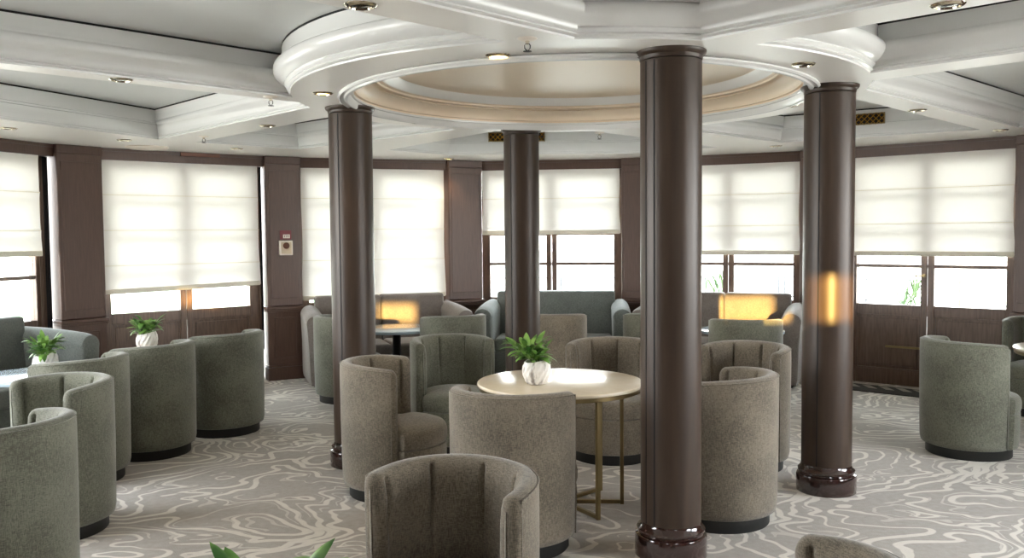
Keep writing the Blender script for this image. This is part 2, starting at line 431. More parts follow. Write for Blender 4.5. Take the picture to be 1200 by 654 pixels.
for i in range(len(WP)-1):
    a, t, n, L = frame_of(i)
    F = Loc(a, t, n)
    if is_win(i):
        wn += 1
        F.box(-.02, L+.02, 0, .26, S-.115, S+.02)            # header
        F.box(-.02, L+.02, -.012, .01, S-.03, S+.0)
        sill = .10 if i in (3, 11) else .84
        o = obj('trim_%d' % ntrim, F.bm, M['wood'], kind='structure'); ntrim += 1
        W = thing('window_%d' % wn, '', '', (0, 0, 0)); del W['label']; del W['category']; W['kind'] = 'structure'
        Fr = Loc(a, t, n); v0, v1 = .10, .16
        zt = S-.115
        st = .12 if i not in (1, 3) else .17
        sl = .10; mull = .065
        lo = .80
        # stiles, mullion pair, rails
        Fr.box(0, sl, v0, v1+.04, 0, zt, .006); Fr.box(L-st+.02, L, v0, v1+.04, 0, zt, .006)
        Fr.box(L/2-mull, L/2-.004, v0-.005, v1, 0, zt, .006); Fr.box(L/2+.004, L/2+mull, v0-.005, v1, 0, zt, .006)
        Fr.box(sl, L-st+.02, v0+.005, v1, zt-.10, zt, .004)
        Fr.box(sl, L-st+.02, v0+.005, v1, .745, .855, .006)
        Fr.box(sl, L-st+.02, v0+.005, v1, 0, .16, .006)
        for zz in (1.265, 1.63, 2.0):
            Fr.box(sl, L-st+.02, v0+.010, v1-.01, zz-.018, zz+.018, .004)
        # lower solid panels with a raised field
        for (u0, u1) in ((sl, L/2-mull), (L/2+mull, L-st+.02)):
            Fr.box(u0, u1, v0+.03, v1-.01, .16, .75)
            Fr.box(u0+.035, u1-.035, v0+.022, v0+.035, .20, .71, .006)
            for (p0, p1, q0, q1) in ((u0, u0+.012, .16, .745), (u1-.012, u1, .16, .745), (u0, u1, .16, .172), (u0, u1, .733, .745)):
                Fr.box(p0, p1, v0+.012, v0+.03, q0, q1)
        fo = obj('window_frame', Fr.bm, M['framewood'], W)
        G = Loc(a, t, n)
        G.box(sl, L/2-mull, v0+.035, v0+.041, .85, zt-.1)
        obj('glass', G.bm, M['glass'], fo)
        G = Loc(a, t, n)
        G.box(L/2+mull, L-st+.02, v0+.035, v0+.041, .85, zt-.1)
        obj('glass', G.bm, M['glass'], fo)
        if i in (3, 11):
            # handle on the meeting stiles
            hb = Loc(a, t, n); r = NB()
            lathe(r, [(.02, 0), (.02, .004), (.008, .005), (.008, .03)], 16)
            for v in r.verts: v.co = Vector((L/2-mull/2, v0-.005-v.co.z, 1.17+v.co.x)) if False else Vector((L/2-mull/2+v.co.x, v0-.005-v.co.z, 1.17+v.co.y))
            hb.merge(r); hb.box(L/2-mull/2-.09, L/2-mull/2+.01, v0-.045, v0-.033, 1.162, 1.178, .004)
            obj('handle', hb.bm, M['brass'], fo)
        if i == 11:
            hb = Loc(a, t, n); hb.box(.42, .80, v0-.04, v0-.02, .40, .425, .006)
            hb.box(.45, .47, v0-.03, v0+.03, .405, .42); hb.box(.75, .77, v0-.03, v0+.03, .405, .42)
            obj('push_bar', hb.bm, M['brass'], fo)
    else:
        # pilaster
        m0, m1 = (-.0, L+.0)
        F.box(m0, m1, -.055, .27, .84, S+.02, .012)
        F.box(m0+.035, m1-.035, -.063, -.04, .93, S-.16, .006)
        F.box(m0-.018, m1+.018, -.085, .10, .80, .84, .012)     # dado rail
        F.box(m0-.010, m1+.010, -.072, .10, .775, .805, .008)
        F.box(m0, m1, -.055, .27, 0, .80, .01)
        for (p0, p1, q0, q1) in ((.07, .085, .26, .70), (L-.085, L-.07, .26, .70), (.07, L-.07, .245, .262), (.07, L-.07, .698, .715)):
            F.box(p0, p1, -.064, -.05, q0, q1, .004)
        F.box(m0-.012, m1+.012, -.075, .10, 0, .15, .01)
        F.box(m0-.006, m1+.006, -.066, .10, .15, .175, .008)
        F.box(m0-.0, m1+.0, -.07, .0, S-.09, S, .01)
        obj('trim_%d' % ntrim, F.bm, M['wood'], kind='structure'); ntrim += 1
# side and rear walls: the lounge goes on behind the photographer, with openings added for fill light and sun
def wall_with_openings(name, p0, p1, ops, thick=.15):
    """ops: (u0,u1,z0,z1)"""
    a, b = Vector(p0), Vector(p1); t = (b-a); L = t.length; t /= L
    F = Loc(a, t, Vector((-t.y, t.x)))
    ops = sorted(ops); u = 0
    us = sorted({0, L}|{o[0] for o in ops}|{o[1] for o in ops})
    for u0, u1 in zip(us, us[1:]):
        cov = sorted([(o[2], o[3]) for o in ops if o[0] <= u0+1e-6 and o[1] >= u1-1e-6])
        z = 0
        for z0, z1 in cov:
            if z0 > z: F.box(u0, u1, 0, thick, z, z0)
            z = z1
        if z < S: F.box(u0, u1, 0, thick, z, S+.02)
    return obj(name, F.bm, M['wood'], kind='structure')
wall_with_openings('wall_left', (-5.15, BACK), (-5.15, 6.42), [(4.3, 6.1, .85, 2.4), (6.5, 8.3, .85, 2.4)])  # unseen side openings, added to let in fill light
wall_with_openings('wall_right', (5.12, 8.15), (5.35, BACK), [(3.2, 5.0, .85, 2.4), (5.6, 7.4, .85, 2.4)])
wall_with_openings('wall_back', (5.35, BACK), (-5.15, BACK),  # unseen slots, shaped to let the low sun through in patches
    [(5.35-2.27, 5.35-1.42, 1.90, 2.19), (5.35+1.78, 5.35+2.18, 1.93, 2.15), (5.35+3.85, 5.35+4.15, 2.12, 2.28),
     ])
# blinds down over the windows
def blind(name, a, t, n, u0, u1, zt, zb, v=.02, slant=0, label='', seams=True, group='roman blinds'):
    """soft fold roman blind: one sheet with shallow tucks, stitched seams and a double hem"""
    root = thing(name, label, 'blind', (0, 0, 0), 0, group)
    bm = NB(); nu = 24; nz = 60; g = []
    for k in range(nz+1):
        row = []
        for j in range(nu+1):
            uu = j/nu; zz = k/nz
            z = zt+(zb-zt+slant*uu)*zz
            u = u0+(u1-u0)*uu
            edge = (uu-.5)*2
            d = .004*sin(zz*9)+.010*zz*sin(uu*pi*3+zz*2)*.4
            u += .012*sin(zz*7+1)*edge**3*zz
            ph = ((zt-z) % .36)/.36
            d -= .006*(1-min(1, ph*6)) if ph < .17 else 0
            p = a+t*u+n*(v+d)
            row.append(bm.verts.new((p.x, p.y, z)))
        g.append(row)
    for k in range(nz):
        for j in range(nu): bm.faces.new((g[k][j], g[k][j+1], g[k+1][j+1], g[k+1][j]))
    obj('cloth', bm, M['blind'], root, smooth='all')
    if seams:
        z = zt-.36
        while z > zb+.1:
            s = Loc(a, t, n); s.box(u0+.005, u1-.005, v-.014, v-.011, z-.004, z+.004)
            obj('seam', s.bm, M['hem'], root); z -= .36
    h = Loc(a, t, n)
    r = NB(); box(r, u0-.004, u1+.004, v-.014, v+.012, 0, .05, .005)
    for vtx in r.verts: vtx.co.z += zb-.012+slant*(vtx.co.x-u0)/(u1-u0)
    h.merge(r)
    obj('hem', h.bm, M['hem'], root)
    return root
BL = {1: 'white roman blind half lowered over the window at far left, glass showing below',
      3: 'widest white roman blind, lowered almost fully, just right of the leftmost pillar',
      5: 'white roman blind lowered fully behind the left rear column, above the taupe sofa',
      7: 'shortest white roman blind, over the middle window behind the blue-grey sofa',
      9: 'white roman blind between the front column and right column, above the two-cushion sofa',
      11: 'white roman blind above the pair of panelled doors at right'}
for i in (1, 3, 5, 7, 9, 11):
    a, t, n, L = frame_of(i)
    u0, u1 = .02, L-.03
    if i in (1, 3): u1 = L-.06 if i == 3 else L-.14
    blind('roman_blind', a, t, n, u0, u1, S-.105, WZ[i], .035, .03 if i == 3 else 0, BL[i])
# narrow curtains beside two windows, with black sheets standing in for recess shade
for i, lab in ((1, 'narrow brown curtain strip with painted recess shade, left of the leftmost pillar'), (3, 'narrow brown curtain strip hanging left of the pillar with the fire alarm')):
    a, t, n, L = frame_of(i)
    c = thing('curtain', lab, 'curtain', (0, 0, 0), 0, 'curtain strips beside the left windows')
    def cur(u0, u1, v, amp, waves, m, nm, bulge=0):
        bm = NB(); g = []
        for k in range(25):
            z = .35+(S-.12-.35)*k/24; row = []
            for j in range(33):
                uu = j/32; fold = v+amp*sin(uu*waves*2*pi)
                u = u0+(u1-u0)*uu + bulge*sin(k/24*pi)**2
                p = a+t*u+n*fold; row.append(bm.verts.new((p.x, p.y, z)))
            g.append(row)
        for k in range(24):
            for j in range(32): bm.faces.new((g[k][j], g[k][j+1], g[k+1][j+1], g[k+1][j]))
        q = obj(nm, bm, m, c, smooth='all'); md = q.modifiers.new('thickness', 'SOLIDIFY'); md.thickness = .003
    if i == 1:
        cur(L-.13, L-.075, .065, .008, 2, M['curtain'], 'drape'); cur(L-.085, L-.005, .075, .010, 2, M['recess_shade'], 'recess_shade_sheet')
    else:
        cur(L-.055, L-.03, .065, .008, 1.5, M['curtain'], 'drape'); cur(L-.028, L-.002, .08, .008, 1, M['recess_shade'], 'recess_shade_sheet')

# ------------------------------------------------------------------ columns
def column(x, y, rot, lab):
    c = thing('column', lab, 'column', (x, y, 0), rot, 'round lounge columns')
    bm = NB(); r = .152
    prof = [(r, .17), (r, S-.05)]
    lathe(bm, prof, 64); obj('shaft', bm, M['lacquer'], c, smooth=True)
    bm = NB()
    lathe(bm, [(.178, 0), (.182, .004), (.182, .10), (.178, .112), (.166, .118), (.164, .126), (.172, .132), (.173, .142), (.166, .150), (.156, .160), (.152, .176), (.1515, .18)], 64)
    obj('base', bm, M['basewood'], c, smooth=True)
    bm = NB()
    lathe(bm, [(.1515, S-.045), (.155, S-.04), (.156, S-.026), (.166, S-.020), (.172, S-.012), (.174, S-.004), (.174, S)], 64)
    obj('collar', bm, M['lacquer'], c, smooth=True)
    for da in (0,):
        bm = NB()
        for k in (-1, 1):
            pass
        box(bm, .146, .1535, -.0035, .0035, .18, S-.055); obj('seam', bm, M['gap'], c)
    return c
def seam2(c, da):
    bm = NB(); box(bm, .146, .1535, -.0035, .0035, .18, S-.055)
    o = obj('seam', bm, M['gap'], c); o.rotation_euler = (0, 0, da)
# angle so that the seam faces the camera's left side of each shaft
def seam_rot(x, y, frac):
    view = atan2(-y, -x)            # direction from column to camera
    return view - math.asin(frac)
cA = column(.80, 4.42, seam_rot(.8, 4.42, .53), 'nearest dark brown column, front of the round marble table, with two seams')
seam2(cA, -.36)
column(1.98, 5.50, seam_rot(1.98, 5.5, .37), 'dark brown column at right with an amber patch of sunlight on it')
column(-1.13, 6.24, seam_rot(-1.13, 6.24, .56), 'dark brown column at left behind the taupe chair seen from its side')
column(.09, 7.64, seam_rot(.09, 7.64, .6), 'farthest brown column, behind the potted plant on the marble table')

# ------------------------------------------------------------------ tub chairs
SEATZ = .43; HC = .85
def chair_parts(root, fm):
    Ro = .335; th = .078; A = radians(103); na = 150
    # ---- backrest shell; local: opening faces +Y, back at -Y
    bm = NB(); g = []
    half = th/2; Rm = Ro-half
    ea = half/Rm                                  # angular length of the rounded ends
    samples = []
    for k in range(9): 
        t = k/8; samples.append((-A+ea*(1-cos(t*pi/2)), max(.02, sin(t*pi/2))))
    for k in range(1, na): samples.append((-A+ea+(2*A-2*ea)*k/na, 1))
    for k in range(9):
        t = 1-k/8; samples.append((A-ea*(1-cos(t*pi/2)), max(.02, sin(t*pi/2))))
    seams = [radians(d) for d in (-92, -46, 0, 46, 92)]
    for th_, sc in samples:
        # channel tufting on the inner face
        dm = min(abs(th_-s) for s in seams)
        tuft = (-.020*math.exp(-(dm/.035)**2)+.012*min(1, dm/.4)**.6) if abs(th_) < A-ea else 0
        hz = HC-.028*(abs(th_)/A)**3
        zt = hz-(1-sc)*.035
        h = half*sc
        # outline of the section, from the inner bottom over the top to the outer bottom (r, z)
        sec = []
        inb = .30
        ri = Rm-h
        sec += [(ri+.006, inb), (ri-.004, inb+.1), (ri-.010*sc-tuft*.0, (inb+zt)/2)]
        sec += [(ri-.012*sc-tuft, zt-.20), (ri-.010*sc-tuft, zt-.10), (ri-.004*sc-tuft, zt-.05), (ri+.002-tuft*.6, zt-.028)]
        for q in range(1, 8):
            an = pi*q/8; sec.append((Rm-h*.96*cos(an)*(1 if True else 0), zt-.028+.028*sin(an)*(.35+.65*sc)))
        ro = Rm+h
        sec += [(ro, zt-.028), (ro+.001, zt-.08), (ro, .5), (ro-.003, .3), (ro-.006, .12), (ro-.014, .082), (ro-.03, .075)]
        sec += [(ri+.03*sc+.001, .075), (ri+.006, .1)]
        if False:
            sec[0] = (sec[0][0]-tuft, sec[0][1]); sec[1] = (sec[1][0]-tuft, sec[1][1]); sec[2] = (sec[2][0]-tuft, sec[2][1])
        ring = []
        for r, z in sec:
            ring.append(bm.verts.new((r*sin(th_), -r*cos(th_), z)))
        g.append(ring)
    m = len(g[0])
    for a, b in zip(g, g[1:]):
        for k in range(m): bm.faces.new((a[k], a[(k+1) % m], b[(k+1) % m], b[k]))
    bm.faces.new(g[0]); bm.faces.new(g[-1])
    bk = obj('backrest', bm, fm, root, smooth='all')
    # piping along the outer top edge and down both ends
    pts = []
    def rim(th_, dr, dz): 
        hz = HC-.028*(abs(th_)/A)**3
        return ((Ro+dr)*sin(th_), -(Ro+dr)*cos(th_), hz+dz)
    pb = NB()
    pl = [rim(-A+ea*.9+(2*A-1.8*ea)*k/60, -.002, -.016) for k in range(61)]
    e0 = [(pl[0][0], pl[0][1], z) for z in (.09, .3, .5, .7, HC-.07)]
    e1 = [(pl[-1][0], pl[-1][1], z) for z in (HC-.07, .7, .5, .3, .09)]
    tube(pb, e0+pl+e1, .0042, 6)
    obj('piping', pb, fm, bk, smooth='all')
    # ---- seat: drum under a domed cushion
    def plan(an, r_in, r_out):
        # an measured from the back (-Y)
        d = abs((an+pi) % (2*pi)-pi)
        e0_, e1_ = radians(97), radians(109)
        t = min(1, max(0, (d-e0_)/(e1_-e0_))); t = t*t*(3-2*t)
        return r_in+(r_out-r_in)*t
    def solid(prof, nseg=96):
        b = NB(); rs = []
        for dr, z in prof:
            rs.append([b.verts.new((max(.0, plan(2*pi*k/nseg, .262, .333)+dr)*sin(2*pi*k/nseg)*1, -max(.0, plan(2*pi*k/nseg, .262, .333)+dr)*cos(2*pi*k/nseg)*1, z)) for k in range(nseg)])
        for a_, b_ in zip(rs, rs[1:]):
            for k in range(nseg): b.faces.new((a_[k], a_[(k+1) % nseg], b_[(k+1) % nseg], b_[k]))
        b.faces.new(rs[0]); b.faces.new(rs[-1]); return b
    obj('seat_base', solid([(-.03, .075), (-.010, .082), (-.004, .12), (0, .28), (-.002, .325), (-.01, .33)]), fm, root, smooth=True)
    b = solid([(-.02, .331), (-.004, .334), (.003, .36), (.004, .40), (-.002, .428), (-.016, .444), (-.05, .456), (-.11, .466), (-.18, .472), (-.24, .474)])
    obj('seat', b, fm, root, smooth=True)
    b = NB(); lathe(b, [(.285, 0), (.288, .004), (.288, .076), (.28, .08)], 64)
    obj('plinth', b, M['plinth'], root, smooth=True)
    return root
def heading(fx, fy): return atan2(fy, fx)-pi/2
G1 = 'tub chairs'
protos = {}
def chair(kind, x, y, fx, fy, lab, s=1):
    if kind not in protos:
        r = thing('tub_chair', lab, 'chair', (x, y, 0), heading(fx, fy), G1)
        chair_parts(r, M[kind]); protos[kind] = r
    else: r = dup(protos[kind], (x, y, 0), heading(fx, fy), lab)
    r.scale = (s, s, s)
    return r
chair('taupe', -.235, 2.98, -.5, -.87, 'large taupe tub chair in the front centre showing its channelled inner back', .96)
chair('taupe', 0.0, 4.58, .31, .72, 'taupe tub chair seen from behind, drawn up to the marble table in the centre')
chair('taupe', -.76, 5.56, 1, -.02, 'taupe tub chair seen from its side with sunlit seat, left of the marble table')
chair('taupe', .72, 6.40, -.30, -.95, 'taupe tub chair behind the marble table, inner back partly hidden by the nearest column')
chair('taupe', 1.17, 4.98, -.85, .45, 'taupe tub chair seen from behind, just right of the nearest column')
chair('taupe', 1.60, 6.12, -.75, -.65, 'taupe tub chair with channelled inner back, left of the right-hand column')
chair('sage', -.45, 6.70, .5, -.85, 'greenish tub chair with channelled inner back, left of the plant on the marble table')
chair('sage', -.60, 8.78, -.45, .9, 'grey-green tub chair seen from behind at the table before the left rear sofa')
chair('taupe', .42, 8.88, .25, .95, 'plain-backed taupe tub chair right of the farthest column')
chair('sage', 1.44, 8.90, -.35, .93, 'tub chair before the blue-grey sofa, mostly hidden by the nearest column')
chair('sage', 2.17, 8.15, .15, .98, 'tub chair with a yellow sun patch on its back, before the two-cushion sofa')
chair('sage', -1.64, 8.72, .75, .6, 'pale grey-green tub chair peeking out left of the left column')
chair('sage', -2.31, 3.86, -.97, .22, 'green-grey tub chair cut off at the left edge, nearest of the left row')
chair('sage', -2.59, 4.86, -.58, -.81, 'green-grey tub chair with pale inner back, second from the front in the left row')
chair('sage', -2.955, 5.90, -.93, .36, 'green-grey tub chair third from the front in the left row, beside the low table')
chair('sage', -2.76, 6.62, -.92, .40, 'dark green-grey tub chair fourth in the left row, before the farther left plant')
chair('sage', -2.44, 7.35, -.88, .47, 'dark green tub chair farthest in the left row, near the leftmost doors')
chair('sage', 3.36, 6.42, .96, .22, 'sage tub chair seen from behind at the right edge, before the panelled doors')
chair('sage', 4.72, 7.75, -.5, -.85, 'tub chair corner at the right edge, behind the small tan table top')
chair('taupe', .62, 2.08, -.75, .66, 'taupe tub chair of which only a rim corner shows at the bottom right edge')

# ------------------------------------------------------------------ sofas
def sofa(x, y, fx, fy, Lh, fm, ncush, lab, backz=.95, armz=.85):
    """local: front faces +Y"""
    r = thing('sofa', lab, 'sofa', (x, y, 0), heading(fx, fy), 'sofas under the windows')
    D = .40
    b = NB(); box(b, -Lh+.05, Lh-.05, -D+.02, D-.06, .05, .30, .02); obj('seat_base', b, fm, r, smooth=True)
    b = NB(); box(b, -Lh+.06, Lh-.06, -D+.05, D-.10, 0, .055, .004); obj('plinth', b, M['plinth'], r)
    w = (2*Lh-.36)/ncush
    for k in range(ncush):
        b = NB(); box(b, -Lh+.18+w*k+.003, -Lh+.18+w*(k+1)-.003, -D+.16, D-.02, .295, .45, .04, 4); obj('seat_cushion', b, fm, r, smooth=True)
    for k in range(ncush):
        b = NB(); x0, x1 = -Lh+.14+(w+.08/ncush)*k, -Lh+.14+(w+.08/ncush)*(k+1)
        box(b, x0+.003, x1-.003, -D, -D+.20, .30, backz, .035, 4)
        for v in b.verts: v.co.y -= (v.co.z-.3)*.06
        obj('back_cushion', b, fm, r, smooth=True)
    # arms: thick rounded slabs with a rolled top sweeping down to the front
    for s in (-1, 1):
        b = NB(); sec = []; nA = 14
        rings = []
        for k in range(13):
            t = k/12; yy = -D-.01+(2*D+.02)*t
            top = armz-.05*t*t
            flare = .03*t
            e = 1.0
            if k in (0, 12): e = .9
            hw = .095*e; ring = []
            pr = [(-hw+.01, .05), (-hw, .10), (-hw, .45), (-hw-.008, top-.13)]
            for q in range(0, nA+1):
                an = pi-pi*q/nA; pr.append((cos(an)*(hw+.012), top-.10+sin(an)*.10*e))
            pr += [(hw+.008, top-.13), (hw, .45), (hw, .10), (hw-.01, .05)]
            for px, pz in pr:
                ring.append(b.verts.new((s*(Lh-.09)+px+s*flare*(pz/.85), yy, pz)))
            rings.append(ring)
        m = len(rings[0])
        for a_, b_ in zip(rings, rings[1:]):
            for q in range(m): b.faces.new((a_[q], a_[(q+1) % m], b_[(q+1) % m], b_[q]))
        for cap_, dy in ((rings[0], -.012), (rings[-1], .012)):
            c = [b.verts.new((v.co.x*1+(s*(Lh-.09)-v.co.x)*.2, v.co.y+dy, v.co.z+(.45-v.co.z)*.06)) for v in cap_]
            for q in range(m): b.faces.new((cap_[q], cap_[(q+1) % m], c[(q+1) % m], c[q]))
            b.faces.new(c)
        obj('armrest', b, fm, r, smooth=True)
    return r
sofa(-1.43, 9.90, .33, -.94, .89, M['sofa_taupe'], 2, 'taupe sofa with sun patches under the left rear window, behind the left column')
sofa(.49, 10.25, -.115, -.993, .85, M['sofa'], 1, 'blue-grey single-cushion sofa under the middle window')
sofa(2.30, 9.72, -.40, -.916, .87, M['sofa_taupe'], 2, 'grey two-cushion sofa with a yellow sun patch, left of the right column')
sofa(-4.33, 7.0, .94, -.33, .87, M['sofa'], 1, 'blue-green sofa at the left edge behind the nearer left plant')

# ------------------------------------------------------------------ tables
def round_top(R_, z, m, rim, root, th=.022):
    b = NB(); lathe(b, [(R_-.012, z-th), (R_-.002, z-th+.002), (R_, z-th+.005), (R_, z-.005), (R_-.003, z-.001), (R_-.006, z)], 96)
    obj('table_top', b, m, root, smooth=True)
    if rim:
        b = NB()
        lathe(b, [(R_-.03, z-th-.024), (R_-.012, z-th-.024), (R_-.010, z-th-.022), (R_-.010, z-th-.001), (R_-.03, z-th-.001)], 96, cap=False)
        b2 = obj('rim_band', b, rim, root, smooth=True)
def brass_table(x, y, R_, z, lab, angs, rz=0):
    t = thing('round_table', lab, 'table', (x, y, 0), rz, 'marble-topped brass tables')
    round_top(R_, z, M['marble'], M['brass'], t)
    rl = R_*.74
    for a in angs:
        b = NB(); ca, sa = cos(a), sin(a)
        r_ = NB(); box(r_, rl-.011, rl+.011, -.011, .011, .0, z-.022, .002)
        box(r_, .05, rl+.011, -.011, .011, z-.044, z-.0235, .002)
        bmesh.ops.rotate(r_, verts=r_.verts, cent=(0, 0, 0), matrix=Matrix.Rotation(a, 3, 'Z'))
        obj('leg', r_, M['brass'], t)
        r_ = NB(); box(r_, .03, rl-.0115, -.011, .011, .004, .026, .002)
        bmesh.ops.rotate(r_, verts=r_.verts, cent=(0, 0, 0), matrix=Matrix.Rotation(a, 3, 'Z'))
        obj('foot_bar', r_, M['brass'], t)
    b = NB(); lathe(b, [(.045, .0), (.048, .003), (.048, .028), (.045, .03)], 24); obj('hub', b, M['brass'], t, smooth=True)
    return t
AN = [radians(d) for d in (-58, -3, 44, 115, 180, 236)]
brass_table(.285, 5.27, .50, .75, 'round cream marble table with brass legs in the centre, plant on it', AN)
brass_table(-.52, 1.50, .40, .75, 'near round table at the bottom edge, hidden but for the plant on it', AN)
brass_table(4.27, 6.46, .50, .75, 'small tan edge of a round table at the right border', AN)
brass_table(-3.0, 7.18, .26, .715, 'round table behind the fourth chair of the left row, carrying the farther left plant', AN)
def pedestal_table(x, y, R_, z, lab):
    t = thing('low_table', lab, 'table', (x, y, 0), 0, 'low dark-legged tables before the sofas')
    round_top(R_, z, M['glasstop'], None, t, .03)
    b = NB(); lathe(b, [(.05, .02), (.045, .05), (.04, .3), (.045, z-.06), (.12, z-.035), (.12, z-.0305)], 32); obj('pedestal', b, M['dark'], t, smooth=True)
    b = NB(); lathe(b, [(.24, 0), (.25, .005), (.24, .018), (.06, .03)], 48); obj('foot', b, M['dark'], t, smooth=True)
    return t
pedestal_table(-1.22, 9.22, .42, .66, 'low blue-topped round table before the taupe sofa beside the left column')
pedestal_table(2.30, 8.79, .42, .66, 'low blue-topped round table before the two-cushion sofa at right')
pedestal_table(-3.42, 6.30, .40, .66, 'low blue-topped round table at the left edge, carrying the nearer left plant')

# ------------------------------------------------------------------ potted plants
def leaf(bm, base, az, L, up, w, droop):
    n = 7; rows = []
    p = Vector(base); el = up
    side = Vector((-sin(az), cos(az), 0))
    for k in range(n+1):
        t = k/n
        ww = w*sin(pi*min(1, .12+t*.88))**.8*(1-.1*t)
        d = Vector((cos(az)*cos(el), sin(az)*cos(el), sin(el)))
        nr = side.cross(d)
        rows.append([bm.verts.new(p-side*ww+nr*ww*.25), bm.verts.new(p), bm.verts.new(p+side*ww+nr*ww*.25)])
        p = p+d*(L/n); el -= droop/n
    for a, b in zip(rows, rows[1:]):
        for q in range(2): bm.faces.new((a[q], a[q+1], b[q+1], b[q]))
def plant(x, y, z, lab, seed, rz=0, s=1, lean=0, nl=95, hgt=1):
    rnd = random.Random(seed)
    t = thing('potted_plant', lab, 'plant', (x, y, z), rz, 'potted plants on the tables')
    b = NB(); seg = 28; rings = []
    prof = [(.038, 0), (.056, .003), (.068, .022), (.080, .055), (.084, .085), (.080, .115), (.071, .14), (.066, .146), (.062, .142), (.064, .11)]
    for i, (r, zz) in enumerate(prof):
        ring = []
        for k in range(seg):
            a = 2*pi*k/seg
            f = 1+(.035 if (k+i) % 2 else -.02)*(1 if 1 < i < 7 else 0)
            tilt = .014*sin(a+1.1)*(zz/.146)**2
            ring.append(b.verts.new((r*f*cos(a), r*f*sin(a), zz+tilt)))
        rings.append(ring)
    for a_, b_ in zip(rings, rings[1:]):
        for k in range(seg):
            q = (a_[k], a_[(k+1) % seg], b_[(k+1) % seg], b_[k])
            b.faces.new(q[:3]); b.faces.new((q[0], q[2], q[3]))
    b.faces.new(rings[0])
    p_ = obj('pot', b, M['pot'], t)
    b = NB(); lathe(b, [(.03, .105), (.062, .112), (.05, .122), (.02, .126)], 24); obj('soil', b, M['soil'], t, smooth=True)
    b = NB()
    for k in range(nl):
        az = rnd.uniform(0, 2*pi); r0 = rnd.uniform(0, .035)
        up = rnd.uniform(.2, 1.3) ; L = rnd.uniform(.06, .12)*hgt
        st = rnd.uniform(.02, .12)*hgt
        bx, by = r0*cos(az), r0*sin(az)
        # stem
        ex, ey, ez = bx+cos(az)*st*.45+lean*st, by+sin(az)*st*.45, .12+st
        leaf(b, (ex, ey, ez), az+rnd.uniform(-.3, .3), L, up, rnd.uniform(.014, .024)*hgt, rnd.uniform(.5, 1.9))
    obj('foliage', b, M['leaf'], t, smooth='all')
    b = NB()
    for k in range(16):
        az = rnd.uniform(0, 2*pi); h = rnd.uniform(.06, .13)*hgt
        tube(b, [(.02*cos(az), .02*sin(az), .115), (.03*cos(az)+lean*h*.4, .03*sin(az), .12+h*.5), (.05*cos(az)+lean*h, .05*sin(az), .12+h)], .0022, 5)
    obj('stem', b, M['leaf'], t, smooth='all')
    return t
plant(.14, 5.17, .7505, 'leafy green plant in a white faceted pot on the central marble table', 3, lean=-.5)
plant(-3.37, 6.30, .6605, 'leafy green plant in a white pot on the low table at far left', 5, nl=85)
plant(-2.98, 7.13, .7155, 'leafy green plant in a white pot behind the fourth chair of the left row', 8, nl=80)
plant(-.455, 1.58, .7505, 'tips of green leaves poking in at the bottom edge left of centre', 12, nl=60, hgt=1.12)

# ------------------------------------------------------------------ ceiling fittings
def downlight(x, y, lit, lab, group='recessed ceiling spotlights'):
    t = thing('ceiling_spotlight', lab, 'ceiling light', (x, y, S), 0, group)
    b = NB(); lathe(b, [(.044, -.001), (.046, -.010), (.057, -.008), (.064, -.003), (.066, 0)], 32, cap=False)
    obj('trim_ring', b, M['chrome'], t, smooth=True)
    b = NB(); lathe(b, [(.0455, -.003), (.038, -.0045), (.016, -.007), (.004, -.008)], 24)
    obj('lamp', b, M['lamp_on' if lit else 'lamp_off'], t, smooth=True)
    if lit:
        l = bpy.data.lights.new('spot_lamp', 'SPOT'); l.energy = 7; l.color = (1, .82, .58); l.spot_size = radians(100); l.spot_blend = .6; l.shadow_soft_size = .04
        o = bpy.data.objects.new('spot_lamp', l); COL.objects.link(o); o.location = (x, y, S-.03)
for x, y, lit, lab in [(-.58, 3.47, 0, 'unlit dark ceiling spotlight in the beam at the top edge left of centre'),
    (-.06, 4.46, 1, 'lit ceiling spotlight on the round ring left of the sprinkler'),
    (-1.18, 5.58, 1, 'lit ceiling spotlight just above the left column'),
    (1.57, 4.76, 0, 'unlit gold-rimmed ceiling spotlight left of the right column top'),
    (1.74, 3.54, 0, 'unlit gold-rimmed ceiling spotlight in the beam at the upper right'),
    (-.74, 10.45, 1, 'small lit ceiling spotlight over the pillar in the rear centre left'),
    (-2.21, 5.04, 0, 'ceiling spotlight in the long beam at left'),
    (-4.08, 7.2, 0, 'ceiling spotlight at the far left edge above the blind'),
    (-3.56, 8.15, 0, 'ceiling spotlight above the leftmost pillar'),
    (-2.8, 9.03, 0, 'ceiling spotlight above the pillar with the fire alarm'),
    (-1.97, 7.18, 0, 'ceiling spotlight in the beam left of the left column'),
    (1.98, 6.30, 0, 'ceiling spotlight behind the right column top'),
    (4.40, 7.95, 0, 'gold-rimmed ceiling spotlight at the far right over the doors'),
    (3.03, 6.6, 0, 'faint ceiling spotlight in the beam right of the right column'),
    (2.77, 9.25, 0, 'ceiling spotlight over the blind between the two right-hand columns'),
    (.86, 7.49, 1, 'small lit ceiling spotlight at the back of the round ring, left of nearest column'),
    (-.74, 7.04, 0, 'ceiling spotlight at the rear left of the round ring')]:
    downlight(x, y, lit, lab)
